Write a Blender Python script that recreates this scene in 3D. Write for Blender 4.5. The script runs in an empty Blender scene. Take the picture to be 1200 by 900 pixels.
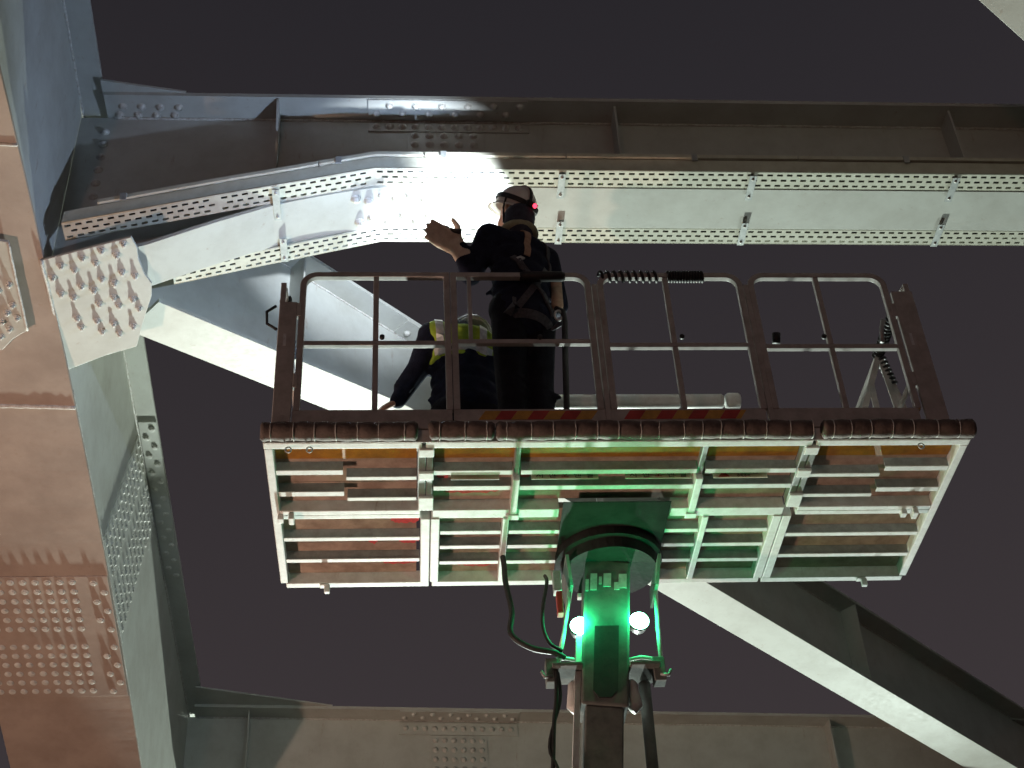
import bpy, bmesh, math, random
from mathutils import Vector, Matrix
random.seed(7)
R = math.radians
scene = bpy.context.scene
COL = scene.collection

# ------------------------------------------------------------------ camera
cd = bpy.data.cameras.new('camera'); cam = bpy.data.objects.new('camera', cd); COL.objects.link(cam)
cd.sensor_width = 36; cd.lens = 1742/1200*36; cd.clip_end = 3000; cd.clip_start = .05
X = Vector((.99812, -.01195, .06001)); D = Vector((-.03904, .63758, .76939)); Z = Vector((-.04746, -.77029, .63592))
# rows X, D, Z are the world axes seen from the camera (right, down, forward)
cam.matrix_world = Matrix(((X[0], -X[1], -X[2], 0), (D[0], -D[1], -D[2], 0), (Z[0], -Z[1], -Z[2], 1.6), (0, 0, 0, 1)))
scene.camera = cam

# ------------------------------------------------------------------ night sky, exposure
w = bpy.data.worlds.new('World'); scene.world = w; w.use_nodes = True
nt = w.node_tree; bg = nt.nodes['Background']
sky = nt.nodes.new('ShaderNodeTexSky'); sky.sky_type = 'NISHITA'; sky.sun_disc = False
sky.sun_elevation = R(-4); sky.sun_rotation = R(200)
mx = nt.nodes.new('ShaderNodeMix'); mx.data_type = 'RGBA'; mx.inputs[0].default_value = .985
nt.links.new(sky.outputs[0], mx.inputs[6])
# overcast town glow: a little brighter and warmer towards the horizon all round
geo = nt.nodes.new('ShaderNodeTexCoord'); sep = nt.nodes.new('ShaderNodeSeparateXYZ'); nt.links.new(geo.outputs['Generated'], sep.inputs[0])
gr = nt.nodes.new('ShaderNodeValToRGB'); gr.color_ramp.elements[0].position = .30; gr.color_ramp.elements[1].position = .88
gr.color_ramp.elements[0].color = (.052, .042, .045, 1); gr.color_ramp.elements[1].color = (.0175, .0165, .0205, 1)
nt.links.new(sep.outputs[2], gr.inputs[0]); nt.links.new(gr.outputs[0], mx.inputs[7])
nt.links.new(mx.outputs[2], bg.inputs[0]); bg.inputs[1].default_value = 1.0
vs = scene.view_settings; vs.view_transform = 'Standard'; vs.look = 'None'; vs.exposure = 0; vs.gamma = 1
FLOOD = 35000.0; FLOOD2 = 3000.0; WARM = 1500.0; FILL = 330.0; HEAD = 420.0; TORCH = 85.0; GREEN = 5.5

# ------------------------------------------------------------------ materials
def mat(name, c1, c2=None, rough=.5, metal=0, scale=6, bump=.0, streak=None, spec=.5, coat=0):
    m = bpy.data.materials.new(name); m.use_nodes = True
    n = m.node_tree.nodes; l = m.node_tree.links; b = n['Principled BSDF']
    b.inputs['Roughness'].default_value = rough; b.inputs['Metallic'].default_value = metal
    b.inputs['Specular IOR Level'].default_value = spec; b.inputs['Coat Weight'].default_value = coat
    c2 = c2 or tuple(x*.72 for x in c1)
    tc = n.new('ShaderNodeTexCoord')
    no = n.new('ShaderNodeTexNoise'); no.inputs['Scale'].default_value = scale; no.inputs['Detail'].default_value = 8; no.inputs['Roughness'].default_value = .65
    l.new(tc.outputs['Object'], no.inputs['Vector'])
    rp = n.new('ShaderNodeValToRGB'); rp.color_ramp.elements[0].position = .36; rp.color_ramp.elements[1].position = .6
    rp.color_ramp.elements[0].color = (*c2, 1); rp.color_ramp.elements[1].color = (*c1, 1)
    l.new(no.outputs['Fac'], rp.inputs[0]); out = rp.outputs[0]
    if streak:      # rust freckles and runs with shapes of their own
        mp = n.new('ShaderNodeMapping'); mp.inputs['Scale'].default_value = (9, 9, 1.6)
        l.new(tc.outputs['Object'], mp.inputs[0])
        n2 = n.new('ShaderNodeTexNoise'); n2.inputs['Scale'].default_value = 2.2; n2.inputs['Detail'].default_value = 10; n2.inputs['Roughness'].default_value = .75
        l.new(mp.outputs[0], n2.inputs['Vector'])
        r2 = n.new('ShaderNodeValToRGB'); r2.color_ramp.elements[0].position = .60; r2.color_ramp.elements[1].position = .78
        l.new(n2.outputs['Fac'], r2.inputs[0])
        mi = n.new('ShaderNodeMix'); mi.data_type = 'RGBA'
        l.new(r2.outputs[0], mi.inputs[0]); l.new(out, mi.inputs[6]); mi.inputs[7].default_value = (*streak, 1); out = mi.outputs[2]
    l.new(out, b.inputs['Base Color'])
    n3 = n.new('ShaderNodeTexNoise'); n3.inputs['Scale'].default_value = scale*7; n3.inputs['Detail'].default_value = 4
    l.new(tc.outputs['Object'], n3.inputs['Vector'])
    mr = n.new('ShaderNodeMapRange'); mr.inputs['To Min'].default_value = max(.05, rough-.12); mr.inputs['To Max'].default_value = min(1, rough+.15)
    l.new(n3.outputs['Fac'], mr.inputs['Value']); l.new(mr.outputs[0], b.inputs['Roughness'])
    if bump:
        bp = n.new('ShaderNodeBump'); bp.inputs['Strength'].default_value = bump; bp.inputs['Distance'].default_value = .01
        l.new(n3.outputs['Fac'], bp.inputs['Height']); l.new(bp.outputs[0], b.inputs['Normal'])
    return m
def emit(name, col, s):
    m = bpy.data.materials.new(name); m.use_nodes = True; b = m.node_tree.nodes['Principled BSDF']
    b.inputs['Base Color'].default_value = (*col, 1); b.inputs['Emission Color'].default_value = (*col, 1); b.inputs['Emission Strength'].default_value = s
    return m
M = dict(
  steel=mat('bridge_paint', (.50, .51, .47), (.43, .43, .39), .5, 0, 3.5, .06, (.30, .20, .14)),
  rib=mat('rib_paint', (.38, .305, .255), (.30, .235, .195), .55, 0, 2.5, .08, (.30, .20, .14)),
  bolt=mat('bolt_paint', (.60, .60, .56), (.46, .44, .40), .45, 0, 30, .0),
  weld=mat('weld_bead', (.60, .60, .57), (.42, .38, .33), .5, 0, 40, .3),
  galv=mat('galvanised', (.46, .48, .47), (.34, .36, .36), .42, .35, 25, .05),
  tray=mat('tray_cream', (.60, .60, .50), (.52, .51, .41), .45, 0, 12, .03),
  frame=mat('platform_paint', (.78, .80, .78), (.64, .64, .61), .42, .0, 14, .05, (.28, .19, .13)),
  rail=mat('rail_paint', (.47, .45, .43), (.36, .34, .32), .45, 0, 14, .05, (.28, .19, .13)),
  joist=mat('joist_grey', (.34, .36, .35), (.25, .26, .25), .5, .2, 16, .05),
  ply=mat('plywood_floor', (.50, .37, .30), (.32, .225, .18), .7, 0, 9, .1),
  orange=mat('orange_board', (.50, .22, .03), (.30, .13, .03), .5, 0, 10, .05),
  pad=mat('foam_pad', (.15, .115, .10), (.085, .065, .057), .75, 0, 18, .3),
  tie=mat('cable_tie', (.5, .5, .48), None, .5),
  black=mat('black_rubber', (.016, .016, .018), (.03, .03, .03), .55, 0, 20, .1),
  mast=mat('mast_steel', (.19, .20, .19), (.13, .135, .13),   .75, 0, 10, .08, spec=.12),
  drum=mat('drum_black', (.03,.03,.03), (.02,.02,.02), .8, 0, 10, .1, spec=.1),
  red=mat('hazard_red', (.50, .05, .04), None, .5, 0, 14),
  yel=mat('hazard_yellow', (.62, .34, .06), None, .5, 0, 14),
  navy=mat('navy_cloth', (.018, .022, .045), (.010, .012, .026), .85, 0, 18, .35, spec=.2),
  navy2=mat('dark_trousers', (.012, .013, .020), (.007, .008, .012), .88, 0, 18, .35, spec=.2),
  hivis=mat('hi_vis_cloth', (.42, .60, .05), (.33, .48, .04), .75, 0, 25, .2),
  refl=mat('reflective_tape', (.72, .74, .74), None, .35, .2, 30),
  helmet=mat('helmet_shell', (.80, .74, .70), (.72, .66, .62), .3, 0, 9, 0, coat=.3),
  skin=mat('skin', (.48, .28, .20), (.42, .23, .16), .55, 0, 12, .05),
  glove=mat('glove_leather', (.78, .66, .54), (.66, .54, .43), .8, 0, 30, .3, spec=.25),
  tan=mat('tan_webbing', (.52, .36, .26), (.40, .27, .19), .8, 0, 40, .2),
  web_strap=mat('grey_webbing', (.10, .10, .12), (.06, .06, .07), .8, 0, 60, .3),
  cover=mat('neck_cover', (.05, .055, .08), (.03, .03, .05), .85, 0, 25, .3),
  sticker=mat('sticker_paper', (.80, .68, .50), (.72, .60, .44), .55, 0, 30),
  ink=mat('ink', (.05, .03, .03), None, .6), inkred=mat('ink_red', (.45, .05, .04), None, .6),
  red_light=mat('painted_red_light', (.85,.13,.14), (.70,.10,.10), .6, 0, 60),
  asphalt=mat('asphalt', (.055, .055, .057), (.035, .035, .037), .9, 0, 4, .4),
  lampshell=mat('lamp_shell', (.05, .05, .05), None, .4, .5),
)
M['greenlens'] = emit('green_lens', (.25, 1, .55), 30)
M['redled'] = emit('red_led', (1, .05, .10), 3.0)
M['headlens'] = emit('headlamp_lens', (.85, .93, 1), 40)
M['floodlens'] = emit('flood_lens', (.93, 1, .95), 30)
M['warmlens'] = emit('warm_lens', (1, .7, .5), 12)

# ------------------------------------------------------------------ mesh builder
class MB:
    def __init__(s): s.v = []; s.f = []
    def add(s, vs, fs):
        k = len(s.v); s.v += [Vector(p) for p in vs]; s.f += [tuple(i+k for i in q) for q in fs]; return s
    def box(s, a, b):
        (x0, y0, z0), (x1, y1, z1) = a, b
        return s.add([(x0,y0,z0),(x1,y0,z0),(x1,y1,z0),(x0,y1,z0),(x0,y0,z1),(x1,y0,z1),(x1,y1,z1),(x0,y1,z1)],
                     [(3,2,1,0),(4,5,6,7),(0,1,5,4),(1,2,6,5),(2,3,7,6),(3,0,4,7)])
    def prism(s, poly, vec):
        n = len(poly); P = [Vector(p) for p in poly]; vec = Vector(vec)
        nrm = sum(((P[i]-P[0]).cross(P[(i+1) % n]-P[0]) for i in range(1, n-1)), Vector())
        if nrm.dot(vec) > 0: P = P[::-1]
        Q = [p+vec for p in P]
        return s.add(P+Q, [tuple(range(n)), tuple(range(2*n-1, n-1, -1))]+[(i, i+n, (i+1) % n+n, (i+1) % n) for i in range(n)])
    def ribbon(s, pts, lat, w0, w1, th):      # a bent plate: centre line, side vector, side offsets, thickness upwards
        lat = Vector(lat); n = len(pts); V = []
        for p in pts:
            p = Vector(p); V += [p+lat*w0, p+lat*w1, p+lat*w1+Vector((0,0,th)), p+lat*w0+Vector((0,0,th))]
        F = [(0,1,2,3), (4*n-1, 4*n-2, 4*n-3, 4*n-4)]
        for i in range(n-1):
            a = 4*i; b = a+4
            for j in range(4): k = (j+1) % 4; F.append((a+j, b+j, b+k, a+k))
        return s.add(V, F)
    def bar(s, p, q, w, h, up=(0,0,1)):       # rectangular bar
        p = Vector(p); q = Vector(q); d = (q-p).normalized(); up = Vector(up)
        if abs(d.dot(up)) > .95: up = Vector((0,1,0))
        a = d.cross(up).normalized()*w/2; b = a.cross(d).normalized()*h/2
        V = [p-a-b, p+a-b, p+a+b, p-a+b, q-a-b, q+a-b, q+a+b, q-a+b]
        return s.add(V, [(0,1,2,3),(7,6,5,4),(0,4,5,1),(1,5,6,2),(2,6,7,3),(3,7,4,0)])
    def tube(s, pts, r, n=10, cap=True):
        P = [Vector(p) for p in pts]; rr = r if isinstance(r, (list, tuple)) else [r]*len(P)
        V = []; a = None
        for i, p in enumerate(P):
            d = (P[min(i+1, len(P)-1)]-P[max(i-1, 0)])
            d = d.normalized() if d.length > 1e-9 else Vector((0,0,1))
            if a is None:
                a = d.orthogonal().normalized()
            a = (a-d*a.dot(d)).normalized(); b = d.cross(a)
            V += [p+(a*math.cos(2*math.pi*k/n)+b*math.sin(2*math.pi*k/n))*rr[i] for k in range(n)]
        F = [(i*n+k, i*n+(k+1) % n, (i+1)*n+(k+1) % n, (i+1)*n+k) for i in range(len(P)-1) for k in range(n)]
        if cap: F += [tuple(range(n-1, -1, -1)), tuple(range((len(P)-1)*n, len(P)*n))]
        return s.add(V, F)
    def ell(s, c, rx, ry=None, rz=None, nu=16, nv=10, rot=None, v0=0, v1=1):
        ry = ry or rx; rz = rz or rx; c = Vector(c); V = []; F = []
        for j in range(nv+1):
            th = math.pi*(v0+(v1-v0)*j/nv)
            for i in range(nu):
                ph = 2*math.pi*i/nu
                p = Vector((rx*math.sin(th)*math.cos(ph), ry*math.sin(th)*math.sin(ph), rz*math.cos(th)))
                V.append(c+(rot @ p if rot else p))
        for j in range(nv):
            for i in range(nu):
                F.append((j*nu+i, (j+1)*nu+i, (j+1)*nu+(i+1) % nu, j*nu+(i+1) % nu))
        return s.add(V, F)
    def cap(s, p, r0, q, r1, n=14):           # tapered capsule with round ends
        p = Vector(p); q = Vector(q); d = q-p; L = d.length; d = d/L
        pts = []; rr = []
        for k in range(5): t = math.pi/2*(k/5); pts.append(p-d*r0*math.cos(t)); rr.append(max(r0*math.sin(t), .0005))
        pts.append(p); rr.append(r0); pts.append(q); rr.append(r1)
        for k in range(1, 6): t = math.pi/2*(k/5); pts.append(q+d*r1*math.sin(t)); rr.append(max(r1*math.cos(t), .0005))
        return s.tube(pts, rr, n)
    def cyl(s, p, q, r, n=20): return s.tube([p, q], r, n)

def mesh(name, mb, m, smooth=False, base=(0,0,0)):
    me = bpy.data.meshes.new(name); b = Vector(base)
    me.from_pydata([p-b for p in mb.v], [], mb.f); me.update()
    bm = bmesh.new(); bm.from_mesh(me); bmesh.ops.recalc_face_normals(bm, faces=bm.faces); bm.to_mesh(me); bm.free()
    me.materials.append(M[m] if isinstance(m, str) else m)
    if smooth:
        for p in me.polygons: p.use_smooth = True
    return me
class Thing:
    """an Empty at the thing's base; parts are given in the frame (o, rz) and hang below it"""
    def __init__(s, name, label, cat, frame, base, group=None):
        s.base = Vector(base); o, rz = frame
        e = bpy.data.objects.new(name, None); COL.objects.link(e); e.empty_display_size = .2
        e.location = Vector(o)+Matrix.Rotation(rz, 3, 'Z') @ s.base; e.rotation_euler = (0, 0, rz)
        e['label'] = label; e['category'] = cat
        if group: e['group'] = group
        s.e = e
    def part(s, name, mb, m, parent=None, smooth=False, bevel=0, label=None, stuff=False):
        o = bpy.data.objects.new(name, mesh(name, mb, m, smooth, s.base)); COL.objects.link(o); o.parent = parent or s.e
        if bevel:
            md = o.modifiers.new('bevel', 'BEVEL'); md.width = bevel; md.segments = 2; md.limit_method = 'ANGLE'
        if label: o['label'] = label
        if stuff: o['kind'] = 'stuff'
        return o
    def inst(s, name, me, pos, nrm=(0,0,-1), parent=None, spin=0, sc=1):
        o = bpy.data.objects.new(name, me); COL.objects.link(o); o.parent = parent or s.e
        o.location = Vector(pos)-s.base
        q = Vector(nrm).to_track_quat('Z', 'Y'); o.rotation_mode = 'QUATERNION'
        o.rotation_quaternion = q @ Matrix.Rotation(spin, 3, 'Z').to_quaternion(); o.scale = (sc, sc, sc)
        return o
WORLD = ((0, 0, 0), 0)
BR = ((0, 6.476, 0), R(1.0))      # the bridge: u along the cross beam, v away
PF = ((-.761, 5.662, 5.93), R(.78))   # the work platform

def bolt_mesh(name, r, h, tail=0):
    mb = MB()
    mb.tube([(0,0,-.004), (0,0,.005)], r*1.38, 12)
    mb.tube([(0,0,.003), (0,0,h*.9), (0,0,h)], [r*1.05, r*1.05, r*.8], 6)
    if tail: mb.tube([(0,0,h*.9), (0,0,h+tail*.9), (0,0,h+tail)], [r*.62, r*.62, r*.45], 8)
    return mesh(name, mb, 'bolt')
BOLT = bolt_mesh('bolt', .019, .012)
BOLT_DOME = mesh('bolt_dome', MB().tube([(0,0,-.004),(0,0,.005)], .029, 12).tube([(0,0,.004),(0,0,.012),(0,0,.019),(0,0,.023)], [.021,.02,.014,.004], 12), 'bolt', True)
BOLT_LONG = bolt_mesh('bolt_long', .017, .016, .016)

# ------------------------------------------------------------------ ground
g = bpy.data.objects.new('ground', mesh('ground', MB().add([(-400,-400,0),(400,-400,0),(400,400,0),(-400,400,0)], [(0,1,2,3)]), 'asphalt')); COL.objects.link(g)
g['kind'] = 'structure'

# ------------------------------------------------------------------ arch rib
def zb(v): return -.017*v*v-.101*v+7.724
def zt(v): return .002*v*v-.127*v+9.244
UR, UL = -2.18, -3.185
VV = [-4+.35*i for i in range(46)]
rib = Thing('arch_rib', 'huge inclined steel box rib with bolted splices, rows of bolts underneath', 'bridge rib', BR, (UR-.5, 0, zb(0)))
def strip(u0, u1, zf, v0, v1, th, n=24):
    mb = MB(); pts = [(0, v0+(v1-v0)*i/n, zf(v0+(v1-v0)*i/n)) for i in range(n+1)]
    return mb.ribbon(pts, (1,0,0), u0, u1, th)
rib.part('bottom_flange', strip(UL, UR, zb, -4, 12, .03, 46), 'rib', label='brownish underside plate of the rib')
def ribweb(u, t):
    mb = MB(); V = []
    for v in VV: V += [(u, v, zb(v)+.0305), (u-t, v, zb(v)+.0305), (u-t, v, zt(v)-.0005), (u, v, zt(v)-.0005)]
    F = [(0,1,2,3)]
    for i in range(len(VV)-1):
        a = 4*i; b = a+4
        for j in range(4): k = (j+1) % 4; F.append((a+j, b+j, b+k, a+k))
    F.append((4*len(VV)-1, 4*len(VV)-2, 4*len(VV)-3, 4*len(VV)-4))
    return mb.add(V, F)
rib.part('web', ribweb(UR-.012, .02), 'steel'); rib.part('web', ribweb(UL+.03, .02), 'steel')
rib.part('top_flange', strip(UL-.14, UR+.15, zt, -4, 12, .03, 46), 'steel')
def vn(zf, v): s = (zf(v+.01)-zf(v-.01))/.02; return Vector((0, s, -1)).normalized()
# weld seams
def seam(pts, r, par=None):
    P = []
    for a, b in zip(pts, pts[1:]):
        a = Vector(a); b = Vector(b); n = max(2, int((b-a).length/.03))
        P += [a.lerp(b, i/n)+Vector((random.uniform(-1,1), random.uniform(-1,1), random.uniform(-1,1)))*r*.18 for i in range(n)]
    P.append(Vector(pts[-1]))
    return MB().tube(P, r, 6)
rib.part('weld_seam', seam([(UL, .97, zb(.97)), (UR, 1.01, zb(1.01))], .016), 'weld', smooth=True)
rib.part('weld_seam', seam([(UL, -1.02, zb(-1.02)), (UR, -1.0, zb(-1.0))], .012), 'weld', smooth=True)
rib.part('weld_seam', seam([(UR-.004, v, zb(v)+.034) for v in VV if .7 < v < 10], .008), 'weld', smooth=True)
rib.part('weld_seam', seam([(UR-.008, v, zt(v)-.006) for v in VV if -3 < v < 10], .011), 'weld', smooth=True)
# bottom splice plate with its bolts
sp = rib.part('splice_plate', MB().ribbon([(0, v, zb(v)-.0105) for v in (2.58, 2.8, 3.0, 3.2, 3.4, 3.6, 3.84)], (1,0,0), UL+.03, UR-.004, .009), 'rib', bevel=.003)
for r in range(6):
    for gi, v0 in enumerate((2.632, 3.296)):
        v = v0+r*.0955; nn = vn(zb, v)
        for c in range(9):
            rib.inst('bolt', BOLT, (-2.434-.0854*c, v, zb(v)-.0105), nn, sp, random.uniform(0, 6))
        u = -2.288 if (r+gi) % 2 == 0 else -2.224
        rib.inst('bolt', BOLT, (u, v+.012, zb(v+.012)-.0105), nn, sp, random.uniform(0, 6))
# web splice plate (leaning with the rib's axis)
def wpt(a, k): # a along rib, k 0..1 from bottom to top
    v0 = 2.31+a; return Vector((UR-.012, v0+.6*k, zb(v0)+.06+(zt(v0+.6)-zb(v0)-.10)*k))
ws = rib.part('splice_plate', MB().prism([wpt(0,0), wpt(1.05,0), wpt(1.05,1), wpt(0,1)], (.014,0,0)), 'steel', bevel=.003)
for a in [.07+.098*i for i in range(10)]:
    for j in range(13):
        if abs(a-.51) < .05: continue
        p = wpt(a, .04+.077*j); p.x += .013
        rib.inst('bolt', BOLT, p, (1,0,0), ws, random.uniform(0, 6))
# top flange splice (underside strip)
ts = rib.part('splice_plate', MB().ribbon([(0, v, zt(v)-.014) for v in (2.8, 3.2, 3.6, 4.0, 4.4, 4.75)], (1,0,0), UR+.008, UR+.147, .0135), 'steel')
for i in range(19):
    v = 2.88+.1*i
    rib.inst('bolt', BOLT, (UR+(.05 if i % 2 else .105), v, zt(v)-.014), vn(zt, v), ts, random.uniform(0, 6))
# stiffener bracket on the node and gusset plate under the node
def gz(u, v): return 7.745-.03*v+.2*(u-UR)
GP = [(-2.185,-.2),(-1.676,-.289),(-1.655,-.2),(-1.66,-.12),(-1.641,.017),(-1.61,.1),(-1.623,.203),(-1.70,.42),(-1.764,.622),(-1.95,.66),(-2.188,.74)]
gp = rib.part('gusset_plate', MB().prism([(u, v, gz(u,v)-.012) for u, v in GP], (0,0,-.018)), 'steel', bevel=.003, label='pale bolted gusset plate')
gn = Vector((.2, -.03, -1)).normalized()
for u, v in [(-2.15,-.057),(-2.09,-.141),(-2.022,-.094),(-1.965,-.179),(-1.899,-.126),(-1.853,-.217),(-1.776,-.167),(-1.725,-.246),(-1.764,-.026),(-1.696,.019),(-1.884,.009),(-1.819,.053),(-2.005,.043),(-1.941,.088),(-2.125,.081),(-2.061,.126),(-1.838,.169),(-1.733,.206),(-1.926,.207),(-1.818,.245),(-1.707,.292),(-2.069,.301),(-2.057,.382),(-1.961,.345),(-1.944,.443),(-1.87,.389),(-1.848,.484),(-1.76,.437)]:
    rib.inst('bolt', BOLT_LONG, (u, v, gz(u,v)-.031), gn, gp, random.uniform(0, 6), random.uniform(.92, 1.05))
rib.part('weld_seam', seam([(-2.188,-.2,gz(-2.185,-.2)-.03), (-2.192,.74,gz(-2.188,.74)-.03)], .011), 'weld', smooth=True)
# the smaller gusset on the rib's underside
def hz(v): return 7.665-.10*v
HP = [(-2.70,-.46),(-2.338,-.362),(-2.349,.31),(-2.44,.375),(-2.52,.465),(-2.70,.52)]
hp = rib.part('gusset_plate', MB().prism([(u, v, hz(v)) for u, v in HP], (0,0,.02)), 'steel', bevel=.003)
rib.part('gusset_web', MB().prism([(-2.55,-.4,hz(-.4)+.0205),(-2.55,.46,hz(.46)+.0205),(-2.55,.46,zb(.46)),(-2.55,-.4,zb(-.4))], (-.02,0,0)), 'steel')
rib.part('weld_seam', seam([(-2.338,-.36,hz(-.36)), (-2.349,.31,hz(.31))], .009), 'weld', smooth=True)
for k, (u, v) in enumerate([(-2.35,-.16),(-2.42,-.11),(-2.36,.0),(-2.46,-.02),(-2.40,.06),(-2.35,.1),(-2.44,.13),(-2.5,.07),(-2.41,.19),(-2.47,.25)]):
    u *= 1.0165; v += .105; rib.inst('bolt', BOLT_LONG, (u, v, hz(v)), (0,-.1,-1), hp, random.uniform(0, 6))

# ------------------------------------------------------------------ beams
def lerp_curve(pts, x):
    for (a, za), (b, zb_) in zip(pts, pts[1:]):
        if x <= b: t = (x-a)/(b-a); return za+(zb_-za)*t
    return pts[-1][1]
HB, HT = 8.40, 9.20
HC = [(-2.2,7.74),(-1.76,7.825),(-1.60,7.885),(-1.25,8.06),(-.86,8.235),(-.5,8.34),(-.20,8.40),(12,8.40)]
cb = Thing('cross_beam', 'white lit cross beam with curved haunch, perforated cable trays along its flange', 'bridge beam', BR, (3, 0, HB))
us = [-1.76,-1.6,-1.5,-1.35,-1.2,-1.05,-.9,-.75,-.6,-.45,-.3,-.15,0,.133]
cb.part('bottom_flange', MB().ribbon([(u, 0, lerp_curve(HC,u)) for u in us], (0,1,0), -.172, .172, .028), 'steel', bevel=.002)
cb.part('bottom_flange', MB().ribbon([(.136,0,HB),(9,0,HB)], (0,1,0), -.172, .172, .028), 'steel', bevel=.002)
wu = [UR-.01]+[u for u in us if u > -2]+[9]
mb = MB(); poly = [(u, -.008, lerp_curve(HC,u)+.0285) for u in wu]+[(9,-.008,HT-.0005),(UR-.01,-.008,HT-.0005)]
cb.part('web', mb.prism(poly, (0,.016,0)), 'steel')
cb.part('top_flange', MB().box((-2.02,-.2,HT), (9,.2,HT+.03)), 'steel')
cb.part('weld_seam', seam([(-1.98,-.012,HT-.006),(9,-.012,HT-.006)], .009), 'weld', smooth=True)
cb.part('gusset_plate', MB().prism([(-2.03,-.29,HT+.031),(-1.5,-.202,HT+.031),(-2.03,-.05,HT+.031)], (0,0,.016)), 'steel')
for u, tall in ((1.28,0), (3.53,0), (5.8,0)):
    cb.part('stiffener', MB().box((u-.007,-.165,HB+.031),(u+.007,-.0085,HT-.003)), 'steel')
cb.part('stiffener', MB().prism([(-.92,-.009,8.5),(-.92,-.05,8.5),(-.92,-.06,8.8),(-.92,-.19,9.17),(-.92,-.19,HT-.001),(-.92,-.009,HT-.001)], (.014,0,0)), 'steel')
s1 = cb.part('splice_plate', MB().box((-.335,-.198,HT-.014),(.705,-.03,HT-.0005)), 'steel', bevel=.002)
for i in range(12):
    cb.inst('bolt', BOLT_DOME, (-.28+.085*i, -.155 if i % 2 else -.085, HT-.014), (0,0,-1), s1)
s2 = cb.part('splice_plate', MB().box((-.335,-.021,9.09),(.72,-.0085,9.17)), 'steel', bevel=.002)
for i in range(12): cb.inst('bolt', BOLT_DOME, (-.28+.085*i, -.021, 9.13), (0,-1,0), s2)
s3 = cb.part('splice_plate', MB().box((-.08,-.020,8.56),(.42,-.0085,9.075)), 'steel', bevel=.002)
for i in range(5):
    for j in range(6): cb.inst('bolt', BOLT_DOME, (-.03+.095*i, -.020, 8.62+.085*j), (0,-1,0), s3)
for i in range(8):
    cb.inst('bolt', BOLT_DOME, (-1.91+.118*(i//2)-(.03 if i % 2 else 0), -.105 if i % 2 == 0 else -.038, HT), (0,0,-1))
for i in range(8):
    z = 9.06-.12*i; cb.inst('bolt', BOLT_DOME, (-2.02, -.010, z), (0,-1,0))
# bolts of the bottom flange splice
for i, (u, v) in enumerate([(-.40,-.10),(-.32,-.07),(-.24,-.11),(-.15,-.08),(-.06,-.11),(.03,-.075),(-.38,.10),(-.30,.07),(-.20,.115),(-.1,.06),(-.02,.11),(.06,.06),(.2,-.075),(.28,-.11),(.36,-.075),(.45,-.11),(.2,.05),(.3,.1),(.4,.06),(.5,.1),(.55,-.07)]):
    cb.inst('bolt', BOLT_DOME, (u, v, lerp_curve(HC,u)-.001), (0,0,-1), None, 0, 1.15)

def perforated(p0, p1, lat0, lat1, rows=3, pitch=.062, slot=.036, sh=.017):
    """flat strip from p0 to p1 with staggered slots"""
    p0 = Vector(p0); p1 = Vector(p1); d = p1-p0; L = d.length; d = d/L; lat = Vector((0,1,0)); mb = MB()
    H = (lat1-lat0)/rows
    for r in range(rows):
        y0 = lat0+r*H; y1 = y0+H; off = (pitch/2 if r % 2 else 0); x = -off
        ym = (y0+y1)/2
        while x < L-.002:
            a = max(x, 0); b = min(x+pitch, L); ha = x+pitch/2-slot/2; hb = ha+slot
            q = lambda s, t: p0+d*s+lat*t
            if ha > a and hb < b:
                V = [q(a,y0),q(b,y0),q(b,y1),q(a,y1),q(ha,ym-sh/2),q(hb,ym-sh/2),q(hb,ym+sh/2),q(ha,ym+sh/2)]
                mb.add(V, [(0,4,5,1),(1,5,6,2),(2,6,7,3),(3,7,4,0)])
            else: mb.add([q(a,y0),q(b,y0),q(b,y1),q(a,y1)], [(0,1,2,3)])
            x += pitch
    return mb
def tray(label, v0, v1, path, near, seed):
    t = Thing('cable_tray', label, 'cable tray', BR, (2, v0, HB), 'cable trays under the cross beam')
    for (a, b) in zip(path, path[1:]):
        o = t.part('perforated_base', perforated((a[0],0,a[1]), (b[0],0,b[1]), v0, v1), 'tray')
        md = o.modifiers.new('sheet', 'SOLIDIFY'); md.thickness = .004; md.offset = 0
    L0 = path[0]
    for vv in (v0, v1):
        mb = MB(); hgt = .10 if near else .07
        mb.ribbon([(a[0],0,a[1]+.002) for a in path], (0,1,0), vv-.003, vv+.003, hgt)
        t.part('side_rail', mb, 'tray')
    # folded lips along the base
    for vv in (v0-.004, v1+.004):
        t.part('lip', MB().tube([(a[0], vv, a[1]+.002) for a in path], .004, 8), 'tray', smooth=True)
    # cover in lengths with clamps
    cuts = [path[0][0]+.18]+[x for x in (-.62,.02,.9,2.36,4.2,6.0) if x > path[0][0]+.3]
    def zat(u): return lerp_curve(path, u)
    for a, b in zip(cuts, cuts[1:]):
        pts = [(a+.004,0,zat(a+.004)+.1125)]+[(p[0],0,p[1]+.1125) for p in path if a < p[0] < b]+[(b-.004,0,zat(b-.004)+.1125)]
        if near: t.part('cover', MB().ribbon(pts, (0,1,0), v0-.016, v1+.01, .03), 'tray', bevel=.003)
    for k in range(3):
        vv = v0+(v1-v0)*(.25+.25*k)
        pts = []
        for i in range(60):
            u = path[0][0]+.02+(path[-1][0]-path[0][0]-.04)*i/59
            pts.append((u, vv+.01*math.sin(u*2.3+k+seed), zat(u)+.024+.006*math.sin(u*3.1+2*k)))
        t.part('cable', MB().tube(pts, .013, 8), 'black', smooth=True)
    return t
NV0, NV1, FV0, FV1 = -.312, -.182, .182, .305
tn = tray('cream perforated cable tray with box cover on near edge of cross beam', NV0, NV1, [(-2.08,7.905),(-1.2,8.155),(-.86,8.246),(-.28,8.404),(6.0,8.404)], True, 0)
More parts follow.
